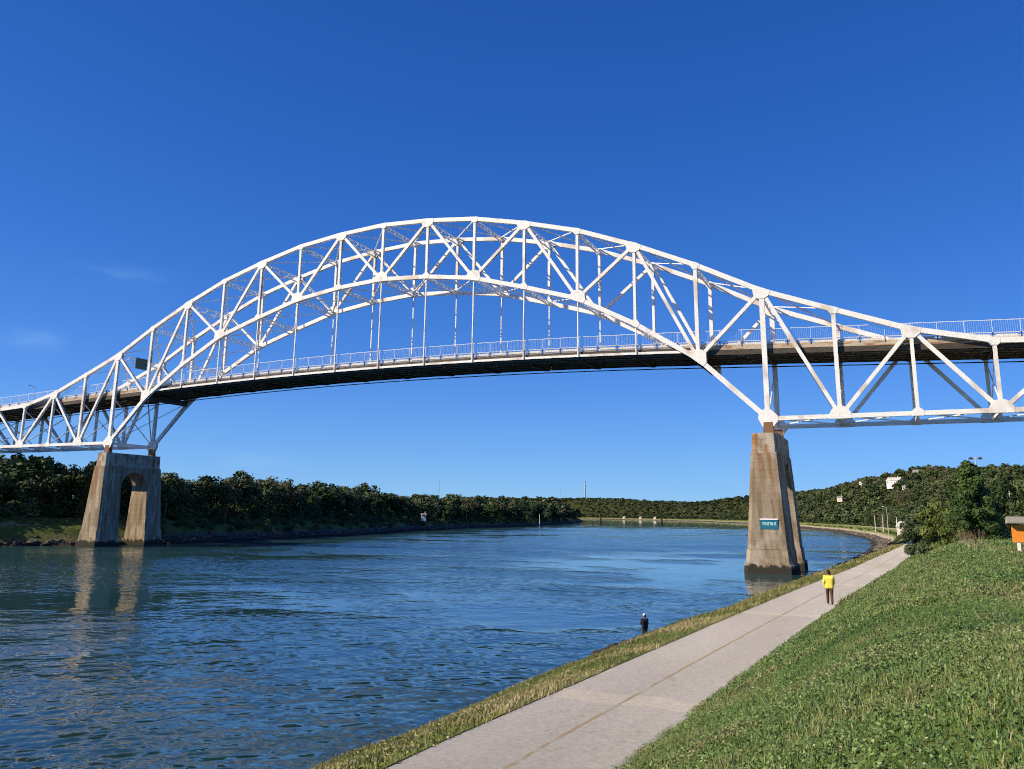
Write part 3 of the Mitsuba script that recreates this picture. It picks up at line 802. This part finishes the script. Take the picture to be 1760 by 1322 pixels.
def blades(n, xf, yr, hmin, hmax, w, pal, seed, clump=0.5, lean=0.6):
    r = np.random.default_rng(seed)
    y = yr(r, n); x = xf(r, y)
    z = right_z(x, y)
    q = np.stack([x, y, x * 0], -1)
    patch = meshkit.fbm(q * 0.35, 3, seed); small = meshkit.fbm(q * 2.2, 2, seed + 5)
    keep = small > clump * r.random(n) * 0.9
    x, y, z, patch, small = (a[keep] for a in (x, y, z, patch, small)); n = len(x)
    h = (hmin + (hmax - hmin) * r.random(n) ** 1.6) * (0.55 + 0.9 * patch) * (0.6 + 0.8 * small)
    t = r.uniform(0, 2 * np.pi, n); ld = r.uniform(0, 2 * np.pi, n); le = lean * h * r.random(n)
    side = np.stack([np.cos(t), np.sin(t), t * 0], 1) * (w * (0.6 + 0.8 * r.random(n)))[:, None]
    base = np.stack([x, y, z - 0.02], 1); ln = np.stack([np.cos(ld) * le, np.sin(ld) * le, h * 0], 1); up = np.stack([h * 0, h * 0, h], 1)
    v = np.stack([base - side, base + side, base + up * .55 + ln * .4 - side * .8, base + up * .55 + ln * .4 + side * .8, base + up * (0.95 - 0.2 * r.random((n, 1))) + ln], 1).reshape(-1, 3)
    k = np.arange(n)[:, None] * 5
    f = np.vstack([k + [0, 1, 3], k + [0, 3, 2], k + [2, 3, 4]])
    pal = np.array(pal); s = np.clip(patch * 1.9 - .50 + r.normal(size=n) * .15, 0, .999) * (len(pal) - 1)
    i = s.astype(int); c = pal[i] + (pal[i + 1] - pal[i]) * (s - i)[:, None]
    c = c * (0.65 + 0.7 * r.random((n, 1)))
    dry = r.random(n) < .05; c[dry] = np.array([0.30, 0.25, 0.13]) * (0.7 + .6 * r.random((dry.sum(), 1)))
    return v, f, np.repeat(c, 5, 0)


def leaves(n, xf, yr, size, hmax, pal, seed):
    """small broad leaves of weeds, held above the ground"""
    r = np.random.default_rng(seed)
    y = yr(r, n); x = xf(r, y); q = np.stack([x, y, x * 0], -1)
    patch = meshkit.fbm(q * 0.5, 3, seed); small = meshkit.fbm(q * 3.0, 2, seed + 3)
    keep = small > 0.62 * r.random(n); x, y, patch, small = x[keep], y[keep], patch[keep], small[keep]; n = len(x)
    pos = np.stack([x, y, right_z(x, y) + hmax * r.random(n) * (0.2 + patch) * (0.3 + small)], 1)
    nrm = r.normal(size=(n, 3)) * .6 + [0, 0, 0.8]; nrm /= np.linalg.norm(nrm, axis=1, keepdims=True)
    a = np.cross(nrm, r.normal(size=(n, 3))); a /= np.linalg.norm(a, axis=1, keepdims=True); b = np.cross(nrm, a)
    s = size * (0.5 + r.random((n, 1)))
    v = np.stack([pos - a * s, pos - b * s * .6, pos + a * s, pos + b * s * .6], 1).reshape(-1, 3)
    k = np.arange(n)[:, None] * 4
    pal = np.array(pal); i = np.clip(patch * 1.9 - .55 + r.normal(size=n) * .14, 0, .999) * (len(pal) - 1); j = i.astype(int)
    c = (pal[j] + (pal[j + 1] - pal[j]) * (i - j)[:, None]) * (0.65 + .7 * r.random((n, 1)))
    pale = r.random(n) < .05; c[pale] = np.array([0.27, 0.32, 0.17]) * (0.7 + .6 * r.random((pale.sum(), 1)))
    dark = r.random(n) < .12; c[dark] *= .55
    return v, np.vstack([k + [0, 1, 2], k + [0, 2, 3]]), np.repeat(c, 4, 0)


def yrange(a, b, p=1.0): return lambda r, n: a + (b - a) * r.random(n) ** p
def right_side(w): return lambda r, y: path_x(y) + PW - 0.10 + w * r.random(len(y)) ** 1.1
def left_side(r, y): xs = right_shore(y); xe = path_x(y) - PW - 0.02; return xs + (xe - xs) * (0.10 + 0.90 * r.random(len(y)) ** 0.85)


PAL = [(0.050, 0.110, 0.032), (0.088, 0.168, 0.046), (0.128, 0.208, 0.058), (0.180, 0.235, 0.084), (0.210, 0.210, 0.102)]
PALD = [(0.090, 0.125, 0.032), (0.165, 0.180, 0.052), (0.31, 0.27, 0.125), (0.42, 0.355, 0.21)]
parts = [blades(190000, right_side(9), yrange(-168, -146), .04, .15, .0050, PAL, 21),
         leaves(230000, right_side(9), yrange(-168, -146), .0175, .15, PAL, 22),
         blades(170000, right_side(14), yrange(-146, -118, 1.3), .06, .20, .010, PAL, 23),
         leaves(190000, right_side(14), yrange(-146, -118, 1.3), .030, .18, PAL, 24),
         blades(90000, right_side(20), yrange(-118, -45, 1.3), .10, .36, .024, PAL, 25),
         leaves(90000, right_side(20), yrange(-118, -45, 1.3), .060, .28, PAL, 26)]


def join(parts):
    V, F, Cc, n = [], [], [], 0
    for v, f, c in parts: V.append(v); F.append(f + n); Cc.append(c); n += len(v)
    return (np.vstack(V), np.vstack(F)), np.vstack(Cc)


m, c = join(parts)
add('grass', m, 'blade', False, color=c)
tag('grass', 'thick weedy green grass on the bank right of the path', kind='stuff')
m, c = join([blades(60000, left_side, yrange(-158, -125), .05, .20, .010, PALD, 41), leaves(30000, left_side, yrange(-158, -125), .03, .14, PALD, 44),
             blades(60000, left_side, yrange(-125, -70), .08, .28, .018, PALD[:3], 42), blades(40000, left_side, yrange(-70, 60), .12, .4, .04, PALD[:3], 43)])
add('verge_grass', m, 'blade', False, color=c)
tag('verge_grass', 'dry mixed grass on the strip between path and water', kind='stuff')

# tall reddish brown weeds at the top of the slope
for x, y in ((119.2, -113.0), (119.0, -108.0)):
    k = thing('tall_weed'); r = np.random.default_rng(int(y * -10)); mb = MB(); cl = []
    z = float(right_z(x, y))
    for _ in range(16):
        dx, dy, h = r.normal() * .18, r.normal() * .18, r.uniform(.7, 1.25)
        mb.tube([(x + dx, y + dy, z - .05), (x + dx * 1.3, y + dy * 1.3, z + h * .6), (x + dx * 1.8, y + dy * 1.8, z + h)], [.012, .009, .004], 4)
        cl.append((x + dx * 1.7, y + dy * 1.7, z + h * .88, .10, .2))
    add(f'{k}__stem', mb.mesh(), 'wood_post'); tag(add(f'{k}__seed_head', leaf_cloud(r, cl, 300, .022), 'seed_brown'), 'reddish brown seed heads', kind='stuff')
    tag(k, 'clump of tall reddish brown weeds on the grass bank, nearer the camera' if y < -110 else 'clump of tall reddish brown weeds on the grass bank, farther from the camera', 'weed')


def stones(n, xy, smin, smax, seed, zf):
    r = np.random.default_rng(seed); ico = trimesh.creation.icosphere(1); mb = []
    bv, bf = np.array(ico.vertices), np.array(ico.faces); V, F = [], []
    for k in range(n):
        x, y = xy(r); s = r.uniform(smin, smax) * (1 + r.random() ** 3)
        q = bv * (0.75 + 0.5 * meshkit.noise(bv * 1.7 + k * 3.1, 1)[:, None]) * s * np.array([r.uniform(.8, 1.4), r.uniform(.8, 1.4), r.uniform(.5, .8)])
        t = r.uniform(0, 6.28); R = np.array([[math.cos(t), -math.sin(t), 0], [math.sin(t), math.cos(t), 0], [0, 0, 1]])
        V.append(q @ R.T + [x, y, float(zf(x, y)) + s * .1]); F.append(bf + k * len(bv))
    return np.vstack(V), np.vstack(F)


def near_shore(r): y = r.uniform(-108, 110); d = r.normal() * .5 + .35; return right_shore(y) + d, y
def left_shore_pt(r): y = r.uniform(-110, 420); d = abs(r.normal()) * 2.4 - .6; return left_shore(y) - d, y
def pier_shore(r): y = r.uniform(-22, 40); return right_shore(y) + r.uniform(-2.5, 3.0), y


add('shore_stones', stones(700, near_shore, .2, .42, 51, right_z), 'stone')
tag('shore_stones', 'dark rough stones along the near waterline', kind='stuff')
def curve_shore(r): y = r.uniform(60, 520); d = r.normal() * 1.2 + .8; return right_shore(y) + d, y


add('riprap_001', stones(1500, curve_shore, .35, .75, 54, right_z), 'stone')
tag('riprap_001', 'dark riprap stones along the curving shore beyond the bridge', kind='stuff')
add('riprap', stones(900, left_shore_pt, .3, .7, 52, left_z), 'stone')
tag('riprap', 'dark riprap stones along the far left shore', kind='stuff')
add('pier_riprap', stones(260, pier_shore, .3, .65, 53, right_z), 'stone')
tag('pier_riprap', 'grey riprap stones between the concrete pier and the grass', kind='stuff')

# ------------------------------------------------------------------ poles, houses and small far things


def pole(name, label, cat, x, y, z0, z1, r0, mat, head=None, group=None):
    k = thing(name); tag(k, label, cat, group)
    add(f'{k}__pole', MB().tube([(x, y, z0 - .3), (x, y, z1)], [r0, r0 * .6]).mesh(), mat, 40)
    if head:
        add(f'{k}__arm', MB().tube([(x, y, z1 - .15), (x + head * .5, y - .1, z1 + .25), (x + head, y - .2, z1 + .3)], r0 * .45, 6).mesh(), mat, 40)
        hx = x + head
        add(f'{k}__head', man(hull([(hx + a, y - .2 + b, z1 + .3 + c) for a in (-.45, .45) for b in (-.2, .2) for c in (-.08, .1)] + [(hx, y - .2, z1 + .55)])), 'galvanized')
    return k


pole('light_pole', 'light pole with a short arm beside the far path, in front of the hillside wood', 'light pole', 113.0, 204.0, float(right_z(113, 204)), 15.3, .16, 'galvanized', -1.4)
pole('light_pole', 'pale pole at the foot of the right hillside, left one of a pair', 'light pole', 86.5 + 20, 304.0, 4.5, 12.5, .28, 'roof_pale', None)
pole('light_pole', 'pale pole at the foot of the right hillside, right one of a pair', 'light pole', 90.2 + 20, 306.0, 4.5, 12.7, .28, 'roof_pale', None)
pole('light_pole', 'short white pole beside the dark shrub and the light pole', 'post', 116.2, 172.0, float(right_z(116, 172)), 11.4, .2, 'white_paint', None)
pole('light_pole', 'lamp post on the far left bank, left one of two near the pier', 'lamp post', -125.5, 2.0, 7.2, 15.2, .17, 'white_paint', 1.2)
pole('light_pole', 'lamp post on the far left bank, right one of two near the pier', 'lamp post', -130.0, 9.0, 7.4, 14.6, .17, 'white_paint', 1.2)
pole('navigation_mark', 'white navigation post at the tip of the far left bank', 'post', float(left_shore(655)) + 1, 655.0, 0.0, 12.0, .55, 'white_paint', None)
k = thing('light_pole'); tag(k, 'tall pole with two lamp heads that rises behind the bushy tree', 'light pole')
x, y, z = 129.75, 6.6, float(right_z(129.75, 6.6))
add(f'{k}__pole', MB().tube([(x, y, z - .3), (x, y, 21.8)], [.16, .09]).mesh(), 'galvanized', 40)
add(f'{k}__arm', MB().tube([(x - .95, y, 21.55), (x, y, 21.8), (x + .95, y, 21.55)], .06, 6).mesh(), 'galvanized', 40)
for s in (-1, 1):
    add(f'{k}__head', man(hull([(x + s * .75 + a, y + b, 21.62 + c) for a in (-.36, .36) for b in (-.22, .22) for c in (-.14, .14)] + [(x + s * .75, y, 21.95)])), 'dark_paint')
pole('utility_pole', 'grey wooden utility pole behind the right side of the bushy tree', 'utility pole', 130.1, 7.9, float(right_z(130.1, 7.9)), 18.4, .17, 'wood_post', None)
pole('utility_pole', 'grey pole in front of the dark hollow near the right edge', 'utility pole', 129.7, -36.5, float(right_z(129.7, -36.5)), 15.4, .14, 'galvanized', None)

for x, y, label in ((-245.0, 900.0, 'dark mooring pile standing in the canal, left one of two'), (-170.0, 935.0, 'dark mooring pile standing in the canal, right one of two')):
    k = thing('mooring_pile'); tag(k, label, 'mooring pile')
    for q in range(5):
        t = q * 1.2566
        add(f'{k}__timber', MB().tube([(x + 1.5 * math.cos(t), y + 1.5 * math.sin(t), -4), (x + .7 * math.cos(t), y + .7 * math.sin(t), 8.5)], [.36, .32], 7).mesh(), 'dark_pile', 40)
    add(f'{k}__collar', MB().tube([(x, y, 6.2), (x, y, 7.4)], 1.25, 14).mesh(), 'dark_pile', 40)


def house(label, x, y, w, d, h, rot, wall, roofm, z=None, group=None):
    k = thing('house'); tag(k, label, 'house', group)
    z = (float(right_z(x, y)) if z is None else z); R = np.array([[math.cos(rot), -math.sin(rot), 0], [math.sin(rot), math.cos(rot), 0], [0, 0, 1]])
    place = lambda vf: (np.asarray(vf[0]) @ R.T + [x, y, z], vf[1])
    gable = hull([(a * w / 2, b * d / 2, c) for a in (-1, 1) for b in (-1, 1) for c in (-3, h)] + [(a * w / 2, 0, h + d * .32) for a in (-1, 1)])
    add(f'{k}__wall', place(man(gable)), wall)
    for s in (-1, 1):
        add(f'{k}__roof', place(man(hull([(a * (w / 2 + .4), s * b, c + e) for a in (-1, 1) for b, c in ((d / 2 + .5, h - .3), (0.005, h + d * .32 + .03)) for e in (0, .22)]))), roofm)
    for q in np.linspace(-w / 2 + 1.4, w / 2 - 1.4, max(2, int(w / 3))):
        fr = add(f'{k}__window', place(MB().box((q - .55, -d / 2 - .06, h * .45), (q + .55, -d / 2 + .02, h * .45 + 1.4)).mesh()), 'white_paint')
        add(f'{fr}__pane', place(MB().box((q - .45, -d / 2 - .09, h * .45 + .1), (q + .45, -d / 2 - .063, h * .45 + 1.3)).mesh()), 'window_glass')
    add(f'{k}__chimney', place(MB().box((w * .22, -.4, h), (w * .22 + .8, .4, h + d * .32 + 1.3)).mesh()), 'beige_paint')


house('white gabled house on the hilltop, left of the long white house', 119.5, 660.0, 12, 8, 4.5, -.5, 'white_paint', 'roof_pale', 41.6)
house('long white house on the hilltop under the skyline, rightmost white house', 143.0, 650.0, 16, 7, 3.6, -.3, 'white_paint', 'grey_roof', 49.2)
house('small white house far left on the hillside skyline', 87.5, 892.0, 10, 6, 2.6, -.4, 'white_paint', 'roof_pale', 50.3)
house('small pale house half hidden in the wood below the white hilltop houses', 127.0, 621.0, 4, 4, 4.0, -.4, 'white_paint', 'grey_roof', 35.0)
house('small beige house low in the hillside wood, right of the concrete pier', 64.0, 812.0, 6, 4, 1.8, -.4, 'beige_paint', 'grey_roof', 32.5)
house('low building with a pale roof beside the far path at the foot of the hill', 120.6, 206.0, 7, 5, 2.6, -.5, 'beige_paint', 'roof_pale')
house('small white shed among the bushes on the far left bank', -178.0, 322.0, 3.2, 2.8, 1.3, .6, 'white_paint', 'grey_roof', 8.6)
for j, (x, y) in enumerate(((0, 3010.0), (0, 2880.0), (0, 2770.0))):
    house(('tiny pale house on the far shore at the end of the canal, leftmost of three', 'tiny pale house on the far shore at the end of the canal, middle of three', 'tiny pale house on the far shore at the end of the canal, rightmost of three')[j], float(right_shore(y)) + 14, y, 13, 8, 4, -.6, 'beige_paint', 'grey_roof', 6.0)
k = 'smokestack'; tag(k, 'tall slim smokestack on the far skyline above the canal', 'smokestack')
add(f'{k}__stack', MB().tube([(-1329, 3862, 60), (-1329, 3862, 186)], [4.6, 3.4], 14).mesh(), 'galvanized', 40)
add(f'{k}__rim', MB().tube([(-1329, 3862, 186), (-1329, 3862, 189)], [3.8, 3.8], 14).mesh(), 'dark_paint', 40)
for x, y, z0, z1, r0, label in ((-342, 627, 20, 49, .55, 'thin mast that rises from the wood on the far left bank'), (-850, 2295, 60, 107, 1.0, 'faint thin mast left of the smokestack on the far skyline')):
    k = thing('mast'); tag(k, label, 'mast')
    mb = MB()
    for a in range(3):
        t = a * 2.094; mb.tube([(x + r0 * math.cos(t), y + r0 * math.sin(t), z0), (x + .2 * r0 * math.cos(t), y + .2 * r0 * math.sin(t), z1)], .10 * r0 / .55, 5)
    for q in range(14):
        w0, w1 = 1 - .8 * q / 14, 1 - .8 * (q + 1) / 14; t0, t1 = (q % 3) * 2.094, ((q + 1) % 3) * 2.094
        mb.tube([(x + r0 * w0 * math.cos(t0), y + r0 * w0 * math.sin(t0), z0 + (z1 - z0) * q / 14), (x + r0 * w1 * math.cos(t1), y + r0 * w1 * math.sin(t1), z0 + (z1 - z0) * (q + 1) / 14)], .07 * r0 / .55, 4)
    add(f'{k}__lattice', mb.mesh(), 'galvanized')

# notice stand with an orange board under a little grey roof
k = 'notice_stand'; tag(k, 'orange notice stand with a grey roof and white post at the right frame edge', 'notice board')
x, y = 121.15, -116.6; z = float(right_z(x, y))
add(f'{k}__board', MB().box((x - .66, y - .05, z + .62), (x - .10, y + .05, z + 1.50)).mesh(), 'orange_panel')
add(f'{k}__board', MB().box((x + .10, y - .05, z + .62), (x + .66, y + .05, z + 1.50)).mesh(), 'orange_panel')
add(f'{k}__roof', man(hull([(x + a, y + b, z + c) for a in (-.86, .90) for b, c in ((-.45, 1.58), (.45, 1.58), (-.45, 1.64), (.45, 1.64), (0, 1.93))])), 'grey_wood')
for q in (-.38, .38):
    add(f'{k}__post', MB().box((x + q - .06, y + .055, z - .2), (x + q + .06, y + .17, z + 1.6)).mesh(), 'wood_post')
add(f'{k}__post', MB().box((x - .50, y - .30, z - .1), (x - .36, y - .18, z + .60)).mesh(), 'white_paint')
add(f'{k}__base', MB().box((x - .62, y - .5, z - .2), (x + 1.0, y + .5, z + .16)).mesh(), 'red_brown')

# ------------------------------------------------------------------ people


def ball(p, r_, n=12): return m3.Manifold.sphere(r_, n).translate([float(a) for a in p])


def chain(pts, rad):
    out = []
    for a, b, ra, rb in zip(pts[:-1], pts[1:], rad[:-1], rad[1:]): out.append(m3.Manifold.batch_hull([ball(a, ra), ball(b, rb)]))
    return out


def smooth_union(parts, edge=0.03, it=8):
    m = m3.Manifold.batch_boolean(parts, m3.OpType.Add).refine_to_length(edge)
    v, f = man(m); t = trimesh.Trimesh(v, f, process=True)
    trimesh.smoothing.filter_taubin(t, iterations=it)
    return np.array(t.vertices), np.array(t.faces)


def person(key, pose, at, rot, cloth_top, cloth_legs, scale, hat=None):
    """pose: joints in metres, y forward, x to the person's right; 1.75 m tall"""
    R = np.array([[math.cos(rot), -math.sin(rot), 0], [math.sin(rot), math.cos(rot), 0], [0, 0, 1]])
    put = lambda vf: (np.asarray(vf[0]) * scale @ R.T + at, vf[1])
    J = {a: np.array(b, float) for a, b in pose.items()}
    body = []
    pel, chest, neck, head = J['pelvis'], J['chest'], J['neck'], J['head']
    def wide(c, w, r_): return [ball(c + [-w, 0, 0], r_), ball(c + [w, 0, 0], r_)]
    tor = [m3.Manifold.batch_hull(wide(pel, .085, .105) + wide((pel + chest) / 2, .075, .10)), m3.Manifold.batch_hull(wide((pel + chest) / 2, .075, .10) + wide(chest, .105, .115)), m3.Manifold.batch_hull(wide(chest, .105, .115) + wide(neck + [0, 0, -.08], .10, .06))]
    body += tor + chain([neck + [0, 0, -.05], neck + [0, .01, .06]], [.062, .058])
    body += [m3.Manifold.batch_hull([ball(head + [0, 0, .025], .093), ball(head + [0, .03, -.06], .062), ball(head + [0, -.03, .03], .088)]), ball(head + [0, .098, -.012], .017), ball(head + [.092, -.005, -.01], .024), ball(head + [-.092, -.005, -.01], .024), m3.Manifold.batch_hull([ball(head + [-.02, .083, -.058], .012), ball(head + [.02, .083, -.058], .012)])]
    body = [b for b in body]
    top, legs, shoes = list(tor), [], []
    top = [m3.Manifold.batch_hull(wide(pel + [0, 0, -.04], .11, .125) + wide((pel + chest) / 2, .10, .125)), m3.Manifold.batch_hull(wide((pel + chest) / 2, .10, .125) + wide(chest, .125, .135)), m3.Manifold.batch_hull(wide(chest, .112, .130) + wide(neck + [0, 0, -.06], .075, .070))]
    for s in 'lr':
        sh, el, wr, hp, kn, an, toe = (J[a + s] for a in ('sh', 'el', 'wr', 'hip', 'knee', 'ank', 'toe'))
        body += chain([sh, el, wr], [.056, .043, .030]) + chain([hp, kn, an], [.088, .058, .042]) + chain([an + [0, 0, -.035], toe], [.042, .033])
        top += chain([sh, el, wr - (wr - el) * .06], [.082, .066, .052])
        legs += chain([hp, kn, an], [.108, .080, .066])
        shoes += chain([an + [0, -.02, -.045], (an + toe) / 2 + [0, 0, -.01], toe], [.056, .052, .046])
        # hand: palm, four curled fingers, thumb
        d = (wr - el) / np.linalg.norm(wr - el); side = np.cross(d, [0, 1.0, 0]); side /= np.linalg.norm(side); fw = np.cross(side, d)
        pa = wr + d * .055
        body += [m3.Manifold.batch_hull([ball(wr, .026), ball(pa + d * .035 + fw * .028, .016), ball(pa + d * .035 - fw * .028, .016), ball(pa + d * .01, .024)])]
        for q, L in zip((-.030, -.010, .010, .030), (.058, .072, .078, .068)):
            b0 = pa + d * .04 + fw * q
            inn = -side if s == 'l' else side
            body += chain([b0, b0 + d * L * .5 - inn * .006, b0 + d * L * .85 - inn * .03], [.0095, .009, .008])
        body += chain([pa - d * .01 + fw * .03, pa + d * .02 + fw * .055, pa + d * .05 + fw * .058], [.012, .010, .009])
    legs += [m3.Manifold.batch_hull(wide(pel, .095, .118) + wide(pel + [0, 0, -.10], .085, .105))]
    add(f'{key}__body', put(smooth_union(body, .02, 5)), 'skin', True)
    add(f'{key}__jacket', put(smooth_union(top)), cloth_top, True)
    add(f'{key}__trousers', put(smooth_union(legs)), cloth_legs, True)
    add(f'{key}__shoes', put(smooth_union(shoes)), 'shoe_dark', True)
    hair = [m3.Manifold.batch_hull([ball(head + [0, -.02, .05], .102), ball(head + [0, -.055, 0], .085)]), m3.Manifold.batch_hull([ball(head + [-.05, -.06, -.06], .045), ball(head + [.05, -.06, -.06], .045)])]
    add(f'{key}__hair', put(smooth_union(hair)), 'hair_dark', True)
    if hat:
        hm = [m3.Manifold.batch_hull([ball(head + [0, -.01, .075], .105), ball(head + [0, -.01, .05], .108)]), m3.Manifold.batch_hull([ball(head + [-.06, .13, .05], .012), ball(head + [.06, .13, .05], .012), ball(head + [0, .08, .055], .05)])]
        add(f'{key}__cap', put(smooth_union(hm)), hat, True)
    return put


stride = dict(pelvis=(0, 0, .93), chest=(0, .02, 1.30), neck=(0, .03, 1.48), head=(0, .055, 1.635),
              shl=(-.19, .02, 1.42), ell=(-.26, -.10, 1.16), wrl=(-.25, .02, .94), shr=(.19, .02, 1.42), elr=(.26, .04, 1.15), wrr=(.24, .24, 1.02),
              hipl=(-.095, 0, .90), kneel=(-.10, .17, .50), ankl=(-.10, .26, .10), toel=(-.11, .42, .055), hipr=(.095, 0, .90), kneer=(.095, -.03, .48), ankr=(.095, -.27, .16), toer=(.10, -.16, .05))
tag('person', 'person in a bright yellow jacket and brown trousers walking away along the path', 'person')
person('person', stride, np.array([111.45, -117.6, 5.612]), .10, 'yellow_cloth', 'brown_cloth', 1.03)
cast = dict(pelvis=(0, 0, .93), chest=(0, .02, 1.30), neck=(0, .03, 1.48), head=(0, .05, 1.635),
            shl=(-.19, .02, 1.42), ell=(-.25, .06, 1.14), wrl=(-.12, .28, 1.10), shr=(.19, .02, 1.42), elr=(.25, .06, 1.14), wrr=(.10, .30, 1.05),
            hipl=(-.095, 0, .90), kneel=(-.12, .04, .49), ankl=(-.14, 0, .09), toel=(-.17, .15, .05), hipr=(.095, 0, .90), kneer=(.12, .03, .49), ankr=(.14, -.02, .09), toer=(.18, .13, .05))
tag('person_001', 'person in dark clothes and a white cap fishing at the edge of the water', 'person')
ax, ay = 99.3, -111.6
put = person('person_001', cast, np.array([ax, ay, float(right_z(ax, ay)) + .12]), 0.75, 'navy_cloth', 'dark_green_cloth', 1.0, 'white_cloth')
tag('fishing_rod', 'long thin fishing rod held out over the water', 'fishing rod')
q = [(-.0, .20, .96), (-.02, .55, 1.20), (-.03, 1.6, 1.95), (-.04, 3.0, 2.75)]
add('fishing_rod', put(MB().tube(q, [.016, .013, .008, .004], 6).mesh()), 'rod_black', 40)
